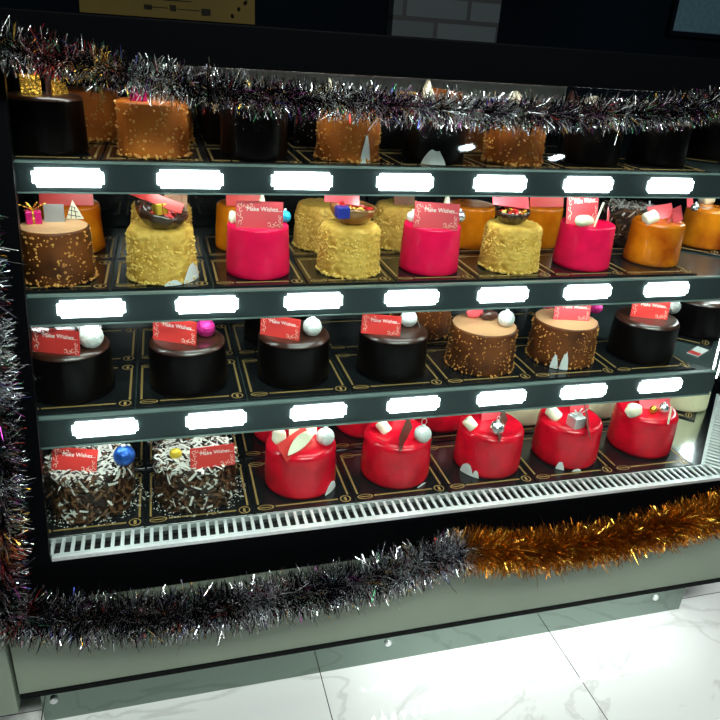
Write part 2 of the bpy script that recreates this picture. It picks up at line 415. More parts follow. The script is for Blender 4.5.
# frame, header, back, glass
gY = lambda z: 1.06 + (z+.86)*.268
def slant(bm, x0, x1, z0, z1, t, off=0.0):
    extr(bm, [(x0, gY(z0)+off, Z(z0)), (x1, gY(z0)+off, Z(z0)), (x1, gY(z1)+off, Z(z1)), (x0, gY(z1)+off, Z(z1))], (0, t, 0))
bm = bmesh.new(); slant(bm, -.322, -.2285, -.871, -.054, .018, .0); part('front_post', bm, M['black'])
bm = bmesh.new(); box(bm, -.322, -.286, 1.10, 1.70, Z(-.871), Z(-.054)); part('end_wall', bm, M['blackmatte'])
bm = bmesh.new(); slant(bm, -.228, 1.235, -.8605, -.056, .004, .004); part('front_glass', bm, M['glass'])
bm = bmesh.new()
extr(bm, [(1.237, gY(-.86)+.004, Z(-.8605)), (1.237+.33, gY(-.86)+.334, Z(-.8605)), (1.237+.33, gY(-.056)+.334, Z(-.056)), (1.237, gY(-.056)+.004, Z(-.056))], (-.003, .003, 0)); part('corner_glass', bm, M['glass'])
bm = bmesh.new(); prism(bm, [(-.35, 1.268), (1.30, 1.268), (1.62, 1.588), (1.62, 1.93), (1.0, 1.75), (-.35, 1.75)], Z(-.052), Z(.0155)); bevel(bm, .003); part('header', bm, M['black'])
bm = bmesh.new(); box(bm, -.2, 1.2, 1.30, 1.33, Z(-.0532), Z(-.0521)); part('canopy_fill', bm, M['ledc'])  # added light bar, hidden by the header, brightens top row and back rail
bm = bmesh.new()
box(bm, -.284, .50, 1.705, 1.715, Z(-.87), Z(-.11)); obj('back_door', bm, M['backpanel'], case)
bm = bmesh.new()
extr(bm, [(.505, 1.705, Z(-.87)), (1.02, 1.705, Z(-.87)), (1.42, 2.0, Z(-.87)), (1.42, 2.012, Z(-.87)), (1.015, 1.716, Z(-.87)), (.505, 1.715, Z(-.87))], (0, 0, .76)); obj('back_door', bm, M['backpanel'], case)
bm = bmesh.new()
for x in (-.26, .0, .25, .5, .75, 1.0): box(bm, x, x+.012, 1.70, 1.7045, Z(-.109), Z(-.054))
box(bm, -.26, 1.02, 1.705, 1.712, Z(-.109), Z(-.054)); part('back_rail', bm, M['rail'])

# ------------------------------------------------------------------ cake boards
def board_meshes(w, d):
    bm = bmesh.new(); box(bm, -w/2+.0015, w/2-.0015, 0, d-.003, 0, .004); bevel(bm, .001, 1)
    me = bpy.data.meshes.new('board'); bm.to_mesh(me); bm.free(); me.materials.append(M['board'])
    bm = bmesh.new(); z0, z1 = .0038, .0044
    a, t = w/2-.0085, .0040
    box(bm, -a, -a+t, .030, d-.03, z0, z1); box(bm, a-t, a, .032, d-.03, z0, z1)
    box(bm, -a+.036, a-.026, .017, .017+t, z0, z1); box(bm, -a+.03, a-.03, d-.025, d-.022, z0, z1)
    def ring(cx, cy, rx, ry, k=20):
        for q in range(k):
            a0, a1 = 2*PI*q/k, 2*PI*(q+1)/k
            vs = []
            for (aa, s) in ((a0, 1), (a1, 1), (a1, .80), (a0, .80)): vs.append(bm.verts.new((cx+rx*s*math.cos(aa), cy+ry*s*math.sin(aa), z1)))
            bm.faces.new(vs)
    for cy in (.018, d-.024):
        ring(-a+.016, cy, .017, .0085); ring(a-.010, cy, .0115, .0115)
        box(bm, -a+.005, -a+.027, cy-.0012, cy+.0012, z0, z1)
        box(bm, a-.0125, a-.0075, cy-.006, cy+.006, z0, z1)
    me2 = bpy.data.meshes.new('gold_border'); bm.to_mesh(me2); bm.free(); me2.materials.append(M['gold'])
    return me, me2
BM = {'s': board_meshes(.1797, .185), 'l': board_meshes(.2087, .2)}
def board(x, yfront, ztop, kind, label, rz=0, group=None):
    t = thing('cake_board', label, 'cake board', (x, yfront, ztop-.004), rz, group)
    inst('board', BM[kind][0], t); inst('gold_border', BM[kind][1], t)
    return t

# ------------------------------------------------------------------ cake bodies (one mesh of each kind, shared by the copies)
def store(name, bm, mats, smooth=True):
    if smooth:
        for f in bm.faces: f.smooth = True
    me = bpy.data.meshes.new(name); bm.to_mesh(me); bm.free()
    for m in mats: me.materials.append(m)
    return me

def profile(r, h, tap, round_=.008, bot=.003, n=10):
    pr = [(r-.004, 0.0), (r, bot)]
    r1 = r*tap
    for k in range(1, n+1): pr.append((r+(r1-r)*k/n, bot+(h-round_-bot)*k/n))
    for k in range(1, 7):
        a = k/6*PI/2
        pr.append((r1-round_+round_*math.cos(a), h-round_+round_*math.sin(a)))
    for s in (.8, .55, .3, .1): pr.append(((r1-round_)*s, h))
    return pr

BODY = {}
NS, HS = .063, .0975          # radius and height on the two upper shelves
NL, HL = .0755, .0975         # on the third shelf
NR, HR = .0765, .104          # on the deck
def bumpy(amp, sc, seed):
    def fn(p, k):
        nrm = Vector((p.x, p.y, 0))
        n_ = noise.noise(p*sc + Vector((seed, 0, 0))) + .5*noise.noise(p*sc*2.3 + Vector((0, seed, 0)))
        if nrm.length > 1e-4: p = p + nrm.normalized()*amp*n_
        if k > 12: p = p + Vector((0, 0, amp*.5*n_))
        return p
    return fn
def crumbs(r, h, tap, n, s0, s1, rim=True, seed=1, z0=.002, foot=0):
    random.seed(seed)
    bm = bmesh.new()
    for _ in range(n):
        a = random.random()*2*PI; z = z0+random.random()*(h-z0-.004)
        rr = r*(1+(tap-1)*z/h)
        if noise.noise(Vector((a*2.2, z*26, seed))) < -.22: continue
        chunk(bm, (rr*math.cos(a), rr*math.sin(a), z), random.uniform(s0, s1))
    for _ in range(foot):
        a = random.random()*2*PI
        chunk(bm, (r*1.01*math.cos(a), r*1.01*math.sin(a), random.uniform(.002, .006)), random.uniform(s0, s1*1.5))
    return bm

def body_set(kind, r, h, tap, mats, nround=.008, bump=None, cr=None, topmat=False, bot=.003, rim=15, fine=False):
    bm = bmesh.new()
    lathe(bm, profile(r, h, tap, nround, bot, n=30 if fine else 10), 140 if fine else 72, bump, (lambda k: 1 if k >= rim else 0) if topmat else None)
    me = store('body', bm, mats)
    cm = None
    if cr:
        cbm, cmat = cr
        cm = store('crumbs', cbm, [cmat], False)
    BODY[kind] = (me, cm, r, h, tap)

body_set('nutty_s', NS, HS, .95, [M['milk'], M['milk_top']], .006, bumpy(.0012, 60, 1), (crumbs(NS+.0005, HS, .95, 330, .0014, .0032, seed=3, foot=70), M['nut']), True)
body_set('caramel_s', NS-.001, HS-.004, .97, [M['milk_orange'], M['milk_orange']], .005, bumpy(.0012, 60, 4), (crumbs(NS-.0005, HS-.004, .97, 300, .0018, .0040, seed=5, foot=60), M['nut']), True)
body_set('yellow_s', NS+.0015, HS, .915, [M['yellow']], .012, bumpy(.0030, 120, 2), (crumbs(NS+.0010, HS-.008, .94, 700, .0018, .0036, seed=8, foot=120), M['ycrumb']), fine=True)
body_set('pink_s', NS, HS, .94, [M['pink']], .006, bumpy(.0004, 40, 2))
body_set('orange_s', NS, HS, .93, [M['orange']], .008, bumpy(.0006, 40, 6), bot=.004)
body_set('choc_s', NS, HS-.002, .97, [M['choc'], M['choc_top_sheen']], .010, bumpy(.0003, 40, 1), None, True, rim=12)
body_set('choc_l', NL, HL, .97, [M['choc'], M['choc_top_sheen']], .012, bumpy(.0003, 40, 1), None, True, rim=12)
body_set('nutty_l', NL+.001, HL-.002, .95, [M['milk'], M['milk_top']], .006, bumpy(.0012, 60, 7), (crumbs(NL+.0015, HL-.002, .95, 430, .0014, .0027, seed=9, foot=60), M['nut']), True)
body_set('red_l', NR, HR, .965, [M['red']], .014, bumpy(.0008, 26, 3), bot=.008)
body_set('cream_l', NR, HR, .96, [M['cream']], .010, bumpy(.0007, 40, 3), (crumbs(NR, HR, .96, 60, .001, .002, seed=19), M['speck']))
body_set('nuttydark_s', NS, HS, .96, [M['choc'], M['choc_top_sheen']], .005, bumpy(.001, 60, 7), (crumbs(NS, HS, .96, 160, .001, .002, seed=29), M['paper']), True)

def shavings(r, h, n, seed):
    random.seed(seed)
    bm = bmesh.new()
    def curl(p, nrm, mi, L, w):
        d = Vector((random.uniform(-1, 1), random.uniform(-1, 1), random.uniform(-1, 1)))
        d = (d - nrm*d.dot(nrm)*random.uniform(.55, 1.0)).normalized()
        side = d.cross(nrm).normalized()*w
        prev = None
        low = lambda q_: Vector((q_.x, q_.y, max(.0012, q_.z)))
        bend = random.uniform(.05, .35)
        for k in range(4):
            t = (k/3-.5)*L
            q = p + d*t + nrm*(.003 + bend*(.25*L*L-t*t)/L*1.4 - .002)
            a, b = bm.verts.new(low(q+side)), bm.verts.new(low(q-side))
            if prev:
                f = bm.faces.new((prev[0], a, b, prev[1])); f.material_index = mi
            prev = (a, b)
    for _ in range(n):
        if random.random() < .72:
            a = random.random()*2*PI; z = random.uniform(.006, h)
            nrm = Vector((math.cos(a), math.sin(a), 0)); p = nrm*(r+random.uniform(-.001, .005))+Vector((0, 0, z))
            x = random.random(); mi = 0 if x < .56 else (1 if x < .88 else 2)
            if z > h-.012: mi = random.choice((0, 1, 2))
        else:
            a = random.random()*2*PI; q = r*math.sqrt(random.random())*1.02
            nrm = Vector((0, 0, 1)); p = Vector((q*math.cos(a), q*math.sin(a), h+random.uniform(0, .004)))
            mi = random.choice((0, 1, 2, 2, 2, 2))
        curl(p, nrm, mi, random.uniform(.012, .028), random.uniform(.0012, .0028))
    return store('shavings', bm, [M['shav_d'], M['shav_m'], M['shav_w']])
def fallen(r, seed):
    random.seed(seed); bm = bmesh.new()
    for _ in range(320):
        a = random.random()*2*PI; q = r*random.uniform(1.0, 1.25)
        chunk(bm, (q*math.cos(a)*1.05, max(-.088, q*math.sin(a)), .0036), random.uniform(.0008, .0022), random.choice((0, 1, 2, 2, 2, 2)))
    return store('fallen_sugar', bm, [M['shav_d'], M['shav_m'], M['shav_w']], False)
body_set('shaved_l', NR-.002, HR-.010, .97, [M['shav_d']], .008, bumpy(.001, 40, 3))
SHAV = shavings(NR-.001, HR-.010, 1500, 5); FALL = fallen(NR, 6)
body_set('shaved_s', NS-.002, HS-.006, .97, [M['shav_d']], .008, bumpy(.001, 40, 3))
SHAVS = shavings(NS-.001, HS-.006, 700, 15)

# ------------------------------------------------------------------ toppers: parts of the cakes
def text_mesh(s, size):
    cu = bpy.data.curves.new('lettering', 'FONT'); cu.body = s; cu.size = size; cu.extrude = .0003
    o = bpy.data.objects.new('tmp_text', cu); C.objects.link(o)
    bpy.context.view_layer.update()
    me = bpy.data.meshes.new_from_object(o.evaluated_get(bpy.context.evaluated_depsgraph_get()))
    bpy.data.objects.remove(o)
    me.name = 'lettering'; me.materials.clear(); me.materials.append(M['letter'])
    return me
TXT = text_mesh('Make Wishes...', .0115)
def flourish_mesh(w, h, right):
    random.seed(4); bm = bmesh.new()
    def curl(cx, cy, r, a0, a1, y):
        pts = [(cx+r*(1-.5*k/9)*math.cos(a0+(a1-a0)*k/9), y, cy+r*(1-.5*k/9)*math.sin(a0+(a1-a0)*k/9)) for k in range(10)]
        tube(bm, pts, .0006, 4)
    y = -.0012
    for k in (() if right else range(5)): curl(-w/2+.007+(k % 2)*.003, h-.009-.0075*k, .0042, k*1.3, k*1.3+5.0, y)
    for k in (() if right else range(3)): curl(-w/2+.014+.008*k, h-.007-(k % 2)*.002, .0038, k*1.1+2, k*1.1+7, y)
    for k in (range(4) if right else ()): curl(w/2-.006-.0075*k, .006+(k % 2)*.002, .0042, k*1.4, k*1.4+5.2, y)
    for k in (range(2) if right else ()): curl(w/2-.006, .014+.008*k, .0036, k+1., k+6., y)
    return store('flourish', bm, [M['flour']], False)
CW, CH = .094, .0485
bm = bmesh.new(); box(bm, -CW/2, CW/2, -.0008, .0008, 0, CH); CARD = store('message_card', bm, [M['card']], False)
bm = bmesh.new(); box(bm, -CW/2, CW/2, -.0008, .0008, 0, CH); CARDP = store('message_card', bm, [M['cardpink']], False)
FLR = (flourish_mesh(CW, CH, False), flourish_mesh(CW, CH, True))

def spot(px, zt, root=None):   # a point on a cake's top; second value under 1 = offset in depth from the cake's axis
    if px[1] > 1: return on_z(px[0], px[1], zt)
    y = root.location.y + px[1]
    v = 100
    for _ in range(6):
        d = rt*((px[0]-360)/FPX) + up*((360-v)/FPX) + fw
        x = d[0]*y/d[1]
        q = Vector((x, y, zt-H)); v = 360-FPX*q.dot(Vector(up))/q.dot(Vector(fw))
    return Vector((x, y, zt))

def local(root, p):           # a world point in the cake's own frame
    return Matrix.Rotation(-root.rotation_euler.z, 4, 'Z') @ (Vector(p) - root.location)

def card(root, bl, br, zt, lean=.16, pink=False, roll=0.0, hs=1.0, lift=0.0):
    a = local(root, on_z(*bl, zt)); b = local(root, on_z(*br, zt))
    w = (b-a).length
    yaw = math.atan2(b.y-a.y, b.x-a.x)
    s = min(1.12, max(.5, w/CW))
    mid = (a+b)/2
    o = inst('message_card', CARDP if pink else CARD, root, (mid.x, mid.y, mid.z+lift), (-lean, roll, yaw), (s, 1, s*hs))
    inst('lettering', TXT, o, (-.026, -.0009, CH-.0175), (PI/2, 0, 0))
    for f in FLR: inst('flourish', f, o)
    return o

def ball(root, px, zt, r, m, loop=None, label=None):
    p = local(root, spot(px, zt, root))
    bm = bmesh.new(); bmesh.ops.create_uvsphere(bm, u_segments=24, v_segments=16, radius=r)
    bmesh.ops.translate(bm, verts=bm.verts, vec=(0, 0, r-.001))
    o = obj('bauble', bm, M[m], root, p, True)
    bm = bmesh.new(); lathe(bm, [(r*.22, 2*r-.004), (r*.22, 2*r+.002), (r*.12, 2*r+.003)], 12); obj('cap', bm, M['silver'], o, None, True)
    if loop:
        bm = bmesh.new()
        L = loop[1]
        if loop[0] == 'up': pts = [(L*.35*math.sin(2*PI*k/10), 0, 2*r+.002+L*.5-L*.5*math.cos(2*PI*k/10)) for k in range(11)]
        elif loop[0] == 'right': pts = [(L*k/8, -.003, 2*r+.003+.006*math.sin(k*1.2)+.003*k/8) for k in range(9)]
        else: pts = [(L*.75*k/8, -.004-.01*k/8, 2*r+.002-(2*r)*(k/8)**1.3) for k in range(9)]
        tube(bm, pts, .0008, 5); obj('loop', bm, M['goldfoil' if loop[0] == 'right' else 'silver'], o)
    return o

def marsh(root, px, zt, ang, L=.030, r=.0135, tilt=.5, name='white_chocolate_roll'):
    p = local(root, spot(px, zt, root))
    bm = bmesh.new(); lathe(bm, [(r*.75, 0), (r*.97, .002), (r, .005), (r, L-.005), (r*.97, L-.002), (r*.75, L)], 20)
    o = obj(name, bm, M['white'], root, p+Vector((0, 0, .004)), True)
    o.rotation_euler = (0, tilt, ang); return o

def blob(root, px, zt, s, m='white', name='white_chocolate_piece'):
    p = local(root, spot(px, zt, root))
    bm = bmesh.new(); bmesh.ops.create_icosphere(bm, subdivisions=3, radius=1)
    for v in bm.verts:
        n_ = 1+.16*noise.noise(v.co*1.6+p*30); v.co = Vector((v.co.x*s[0]*n_, v.co.y*s[1]*n_, v.co.z*s[2]*n_+s[2]*.9))
    return obj(name, bm, M[m], root, p, True)

def gift(root, px, zt, s, m, mr, bow=True, yaw=.3):
    p = local(root, spot(px, zt, root))
    bm = bmesh.new(); box(bm, -s/2, s/2, -s/2, s/2, 0, s*.9); bevel(bm, s*.06)
    o = obj('gift_box', bm, M[m], root, p); o.rotation_euler = (0, 0, yaw)
    bm = bmesh.new(); e = s*.51
    box(bm, -s*.07, s*.07, -e, e, -.0, s*.92); box(bm, -e, e, -s*.07, s*.07, 0, s*.92)
    obj('ribbon', bm, M[mr], o)
    if bow:
        bm = bmesh.new()
        for sx in (-1, 1):
            tube(bm, [(sx*s*.55*math.sin(PI*k/8)*(.3+.7*k/8), 0, s*.9+s*.55*math.sin(PI*k/8*.95)) for k in range(9)], s*.045, 5)
            tube(bm, [(0, 0, s*.93), (sx*s*.4, -s*.1, s*1.15), (sx*s*.9, -s*.1, s*1.35)], s*.04, 5)
        obj('bow', bm, M[mr], o)
    return o

def pyramid(root, px, zt, s, h, m='white', name='white_chocolate_point', lat=False):
    p = local(root, spot(px, zt, root))
    bm = bmesh.new()
    extr(bm, [(-s/2, 0, 0), (s/2, 0, 0), (-s*.05, 0, h)], (0, .005 if lat else s*.35, 0))
    o = obj(name, bm, M[m], root, p)
    if lat:
        bm = bmesh.new()
        for k in (.25, .5, .72):
            w = s*(1-k)*.5
            tube(bm, [(-w-.001, -.0006, h*k), (w-.001, -.0006, h*k-.004)], .0008, 4)
        for k in (-.22, .08):
            tube(bm, [(s*k, -.0006, .001), (s*(k*.5), -.0006, h*.66)], .0008, 4)
        obj('lattice', bm, M['shard'], o)
    return o

def shard(root, px0, px1, zt, h=.030, m='shard', lean=.5, name='chocolate_shard'):
    a = local(root, on_z(*px0, zt)); b = local(root, on_z(*px1, zt))
    d = (b-a)
    bm = bmesh.new(); up_ = Vector((d.y, -d.x, 0)).normalized()*(-lean)*h+Vector((0, 0, h))
    extr(bm, [Vector((0, 0, 0)), d, d*1.05+up_, d*.25+up_*.8], Vector((d.y, -d.x, 0)).normalized()*.0016)
    return obj(name, bm, M[m], root, a)

def stick(root, px, zt, L, rx, ry, m='white', name='white_chocolate_stick', r=.0022):
    p = local(root, spot(px, zt, root))
    bm = bmesh.new(); tube(bm, [(0, 0, 0), (rx*L, ry*L, L*math.sqrt(max(.05, 1-rx*rx-ry*ry)))], r, 8)
    return obj(name, bm, M[m], root, p)

def plate(root, px, zt, w, h, yaw, lean, roll=0.0, m='cardpink', name='folded_card'):
    p = local(root, spot(px, zt, root))
    bm = bmesh.new(); box(bm, -w/2, w/2, -.0008, .0008, 0, h)
    o = obj(name, bm, M[m], root, p); o.rotation_euler = (-lean, roll, yaw); return o

def leaf(root, px, zt, L, w, yaw, lean, roll):
    p = local(root, spot(px, zt, root)); bm = bmesh.new()
    up_ = [(L*k/12, 0, w*math.sin(PI*k/12)**.8*.75) for k in range(13)]
    lo = [(L*k/12, 0, -w*.35*math.sin(PI*k/12)) for k in range(11, 0, -1)]
    extr(bm, up_+lo, (0, .0022, 0))
    o = obj('white_chocolate_leaf', bm, M['white'], root, p+Vector((0, 0, w*.3))); o.rotation_euler = (-lean, roll, yaw); return o

def bowl(root, px, zt, r, d, m, tilt, seed, fill=None, ribs=18):
    p = local(root, spot(px, zt, root))
    bm = bmesh.new()
    n = 48
    def shell(rr, inward):
        rings = []
        for k in range(9):
            a = (k+.35)/8.35*PI/2
            rings.append([bm.verts.new(((rr*math.sin(a)*(1+.05*math.cos(ribs*2*PI*i/n)))*math.cos(2*PI*i/n), (rr*math.sin(a)*(1+.05*math.cos(ribs*2*PI*i/n)))*math.sin(2*PI*i/n), d-(d-(r-rr))*math.cos(a))) for i in range(n)])
        return rings
    A, B = shell(r, 0), shell(r-.0022, 1)
    for R_, fl in ((A, False), (B, True)):
        for k in range(8):
            for i in range(n):
                q = (R_[k][i], R_[k][(i+1) % n], R_[k+1][(i+1) % n], R_[k+1][i])
                bm.faces.new(q[::-1] if fl else q)
        bm.faces.new(R_[0] if fl else R_[0][::-1])
    for i in range(n): bm.faces.new((A[8][i], A[8][(i+1) % n], B[8][(i+1) % n], B[8][i]))
    bmesh.ops.recalc_face_normals(bm, faces=bm.faces)
    o = obj('chocolate_bowl', bm, M[m], root, p-Vector((0, 0, .003)), True); o.rotation_euler = (tilt[0], tilt[1], 0)
    if fill:
        random.seed(seed); bm = bmesh.new()
        for _ in range(26):
            a = random.random()*6.28; q = (r-.008)*math.sqrt(random.random())
            chunk(bm, (q*math.cos(a), q*math.sin(a), d-.008+random.uniform(-.004, .006)), random.uniform(.005, .010), random.randrange(len(fill)))
        obj('filling', bm, [M[x] for x in fill], o)
    return o

def liner(root, ang, r, w, h, seed=1):   # a bare patch of white paper at the foot of a cake
    bm = bmesh.new(); n = 10; vs0, vs1 = [], []
    random.seed(seed)
    for k in range(n+1):
        a = ang + (k/n-.5)*w; q = r+.0016
        hh = h*max(.10, math.sin(PI*k/n)**.7)*(1+.10*random.uniform(-1, 1))
        vs0.append(bm.verts.new((q*math.cos(a), q*math.sin(a), .001))); vs1.append(bm.verts.new((q*math.cos(a), q*math.sin(a), hh)))
    for k in range(n): bm.faces.new((vs0[k], vs0[k+1], vs1[k+1], vs1[k]))
    r_ = bmesh.ops.extrude_face_region(bm, geom=list(bm.faces))
    for e in r_['geom']:
        if isinstance(e, bmesh.types.BMVert): e.co.x *= 1.01; e.co.y *= 1.01
    bmesh.ops.recalc_face_normals(bm, faces=bm.faces)
    return obj('paper_liner', bm, M['paper'], root)

ZT = {1: Z(-.2084), 2: Z(-.4268), 3: Z(-.6414), 4: Z(-.8623)}
def cake(kind, x, y, row, label, group=None, rz=None, sr=1.0, sh=1.0):
    me, cm, r, h, tap = BODY[kind]
    t = thing('cake', label, 'cake', (x, y, ZT[row]+.0003), 0, group)
    rz = random.random()*6.28 if rz is None else rz
    inst('body', me, t, (0, 0, 0), (0, 0, rz), (sr, sr, sh))
    if cm:
        o = inst('nut_pieces' if 'nut' in kind or 'caramel' in kind else 'crumb_coating', cm, t, (0, 0, 0), (0, 0, rz), (sr, sr, sh)); o['kind'] = 'stuff'
    if kind == 'shaved_l':
        o = inst('chocolate_shavings', SHAV, t, (0, 0, 0), (0, 0, rz)); o['kind'] = 'stuff'
        o = inst('fallen_sugar', FALL, t); o['kind'] = 'stuff'
    if kind == 'shaved_s':
        o = inst('chocolate_shavings', SHAVS, t, (0, 0, 0), (0, 0, rz)); o['kind'] = 'stuff'
    return t, ZT[row]+h*sh

# ------------------------------------------------------------------ top shelf (front row)
rb = 1.2975
names1 = ['dark chocolate cake with gold foil box at the left end', 'caramel nut cake with small magenta gift box', 'dark chocolate cake right of the magenta-gift nut cake', 'caramel nut cake with white paper patch at its foot', 'dark chocolate cake with large white paper patch', 'tapering caramel nut cake between two dark cakes', 'plain dark chocolate cake right of the last nut cake', 'dark chocolate cake at the right end']
def yb(r): return {1: 1.283, 2: 1.2433, 3: 1.1918, 4: 1.1193}[r]
def tx(r, i): return (-.0994+.1797*(i-.5)) if r < 3 else ((-.0712 if r == 3 else -.0675)+.2087*(i-.5))
SHN = {1: 'top shelf', 2: 'second shelf', 3: 'third shelf', 4: 'bottom deck'}
def boards(r, names):
    k = 's' if r < 3 else 'l'
    for i, nm in enumerate(names):
        board(tx(r, i), yb(r), ZT[r], k, 'black gold-bordered cake board under the %s, %s' % (nm, SHN[r]), 0, 'front cake boards on the %s' % SHN[r])
boards(1, ['gold-box cake', 'magenta-gift nut cake', 'third cake from left', 'nut cake with paper patch', 'dark cake with white patch', 'tapering nut cake', 'dark cake right of the nut cake', 'rightmost dark cake'])
A = {}
xs1 = [-.189, -.010, .171, .354, .533, .712, .905, 1.086]
ys1 = [1.366, 1.352, 1.350, 1.356, 1.356, 1.358, 1.372, 1.385]
kinds1 = ['choc_s', 'caramel_s', 'choc_s', 'caramel_s', 'choc_s', 'caramel_s', 'choc_s', 'choc_s']
for i in range(8):
    A[i], zt = cake(kinds1[i], xs1[i], ys1[i], 1, '%s, front of top shelf' % names1[i], 'cakes at the front of the top shelf', sr=1.04 if i == 0 else 1.0)
zt = ZT[1]+BODY['choc_s'][3]
gift(A[0], (30, -.01), zt, .034, 'goldfoil', 'goldfoil', False); shard(A[0], (46, 94), (64, 94), zt, .04); shard(A[0], (52, 95), (68, 94), zt, .03, 'goldfoil', .3, 'gold_curl')
zc = ZT[1]+BODY['caramel_s'][3]
gift(A[1], (138, -.02), zc, .026, 'magfoil', 'magfoil', False); pyramid(A[1], (165, -.01), zc, .03, .035, 'wafer', 'wafer_piece')
blob(A[2], (248, 0), zt, (.012, .012, .016)); gift(A[2], (275, -.01), zt, .03, 'yellowfoil', 'goldfoil', False)
pyramid(A[3], (330, -.01), zc, .036, .052); blob(A[3], (322, .02), zc, (.009, .009, .02), 'yellowfoil', 'yellow_foil_sweet')
liner(A[3], -1.25, BODY['caramel_s'][2], .34, .05, 2)
gift(A[4], (408, .0), zt, .036, 'yellowfoil', 'goldfoil', False); pyramid(A[4], (428, -.02), zt, .048, .056); o = plate(A[4], (446, .0), zt, .07, .05, -.1, .7, .1, 'milk_orange', 'wafer_piece')
liner(A[4], -1.9, BODY['choc_s'][2], .75, .030, 3)
gift(A[5], (494, .0), zc, .034, 'bluefoil', 'paper', False); blob(A[5], (512, .01), zc, (.02, .014, .024))
pyramid(A[6], (570, .0), zt, .036, .050, 'shard', 'chocolate_point'); blob(A[6], (590, .0), zt, (.028, .016, .022))
blob(A[7], (645, .0), zt, (.03, .016, .020)); stick(A[7], (664, .0), zt, .05, .6, .1)

# ------------------------------------------------------------------ second shelf (front row)
boards(2, ['nutty cake with magenta gift', 'golden cake with dark basket', 'pink cake with blue bauble', 'golden cake with blue gift', 'pink cake with two white baubles', 'golden cake with berry bowl', 'pink cake with leaning card', 'orange cake'])
B = []
spec2 = [('nutty_s', -.191, 1.317, 'nut-studded milk chocolate cake with magenta gift and lattice triangle'), ('yellow_s', -.008, 1.314, 'golden crumb cake with dark chocolate basket and yellow sweet'), ('pink_s', .175, 1.328, 'raspberry pink cake with red card, white point and blue bauble'), ('yellow_s', .360, 1.325, 'golden crumb cake with bronze bowl holding a blue gift'), ('pink_s', .536, 1.325, 'raspberry pink cake with red card between two pale baubles'), ('yellow_s', .724, 1.325, 'golden crumb cake with berry-filled bowl under a red card'), ('pink_s', .907, 1.329, 'raspberry pink cake with leaning red card and white chunk'), ('orange_s', 1.105, 1.346, 'orange glazed cake with white cube and folded red cards')]
for k, x, y, lb in spec2:
    t, zt = cake(k, x, y, 2, lb + ', second shelf', 'cakes at the front of the second shelf'); B.append(t)
zt = ZT[2]+HS
gift(B[0], (34, 223), zt, .026, 'magfoil', 'goldfoil', True, .2)
plate(B[0], (55, 222), zt, .034, .032, 0, .1, 0, 'cardgrey', 'card_back'); pyramid(B[0], (75, 219), zt, .030, .034, 'white', 'white_chocolate_triangle', True)
bowl(B[1], (158, 226), zt, .046, .040, 'bowl', (.15, .25), 4, ['shard', 'redfill'], 10)
gift(B[1], (160, -.02), zt+.026, .022, 'yellowfoil', 'goldfoil', False, .5)
plate(B[1], (154, -.028), zt+.046, .098, .020, -.1, .7, .36, 'card', 'message_card'); plate(B[1], (176, .025), zt+.008, .042, .062, .1, .1, .05, 'wafer', 'clear_wafer')
card(B[2], (236, 227.5), (283, 229), zt, .12, True, hs=1.1); pyramid(B[2], (263, 222), zt, .03, .062); ball(B[2], (285, 222), zt, .012, 'ball_c'); blob(B[2], (233, 224), zt, (.008, .008, .014))
bowl(B[3], (350, 223), zt, .046, .042, 'bowl_g', (.05, .12), 5, ['redfill', 'goldfoil'], 22)
gift(B[3], (342, -.036), zt+.020, .024, 'bluefoil', 'bluefoil', False, .1); plate(B[3], (342, -.005), zt+.040, .072, .030, 0, .6, .12, 'cardpink', 'message_card')
card(B[4], (413, 227), (457.5, 230), zt, .10, True, hs=1.1); pyramid(B[4], (446, 221), zt, .026, .060); ball(B[4], (412, 222), zt, .012, 'ball_w'); ball(B[4], (459, 222), zt, .0125, 'ball_s')
bowl(B[5], (511, 223), zt, .036, .034, 'bowl', (.1, -.05), 6, ['redfill', 'white', 'goldfoil'], 14); plate(B[5], (511, -.01), zt+.036, .082, .034, -.1, .7, .10, 'cardpink', 'message_card')
card(B[6], (566, 224), (597, 221), zt, .18, True, hs=1.3); blob(B[6], (583, 226), zt, (.022, .014, .013)); stick(B[6], (594, 227), zt, .055, .35, .2); plate(B[6], (608, 222), zt, .034, .03, .8, .2, .4, 'cardpink')
marsh(B[7], (644, 222), zt, 0, .030, .015, 1.2, 'white_cube'); plate(B[7], (662, 219), zt, .055, .035, -.35, .6, -.25, 'cardpink'); plate(B[7], (668, 223), zt, .045, .026, .75, -.2, .2, 'card'); plate(B[7], (678, 222), zt, .03, .035, .2, .2, -.3, 'cardpink')
liner(B[1], -.62, BODY['yellow_s'][2]+.001, .75, .034, 5); liner(B[1], -1.3, BODY['yellow_s'][2]+.001, .5, .012, 6)

# ------------------------------------------------------------------ third shelf (front row)
boards(3, ['dark cake left end', 'dark cake with magenta bauble', 'third dark cake', 'dark cake with trailing white bauble', 'nutty cake with white bauble', 'nutty cake with card', 'rightmost dark cake'])
D = []
spec3 = [('choc_l', -.186, 1.288, 'glossy dark chocolate cake with red card and white bauble at the left end'), ('choc_l', .031, 1.283, 'glossy dark chocolate cake with red card and magenta bauble on gold string'), ('choc_l', .244, 1.29, 'dark chocolate cake with white bauble, right of the magenta-bauble cake'), ('choc_l', .458, 1.286, 'dark chocolate cake with white bauble trailing a loop, left of nut cakes'), ('nutty_l', .669, 1.289, 'nut-studded milk chocolate cake with white bauble and dark shard'), ('nutty_l', .879, 1.298, 'nut-studded milk chocolate cake with red card, white paper at foot'), ('choc_l', 1.09, 1.287, 'dark chocolate cake with red card at the right end')]
for k, x, y, lb in spec3:
    t, zt = cake(k, x, y, 3, lb + ', third shelf', 'cakes at the front of the third shelf'); D.append(t)
zt = ZT[3]+HL
card(D[0], (33, 351), (80, 356), zt, .15); ball(D[0], (92, 347), zt, .0225, 'ball_w', ('up', .010))
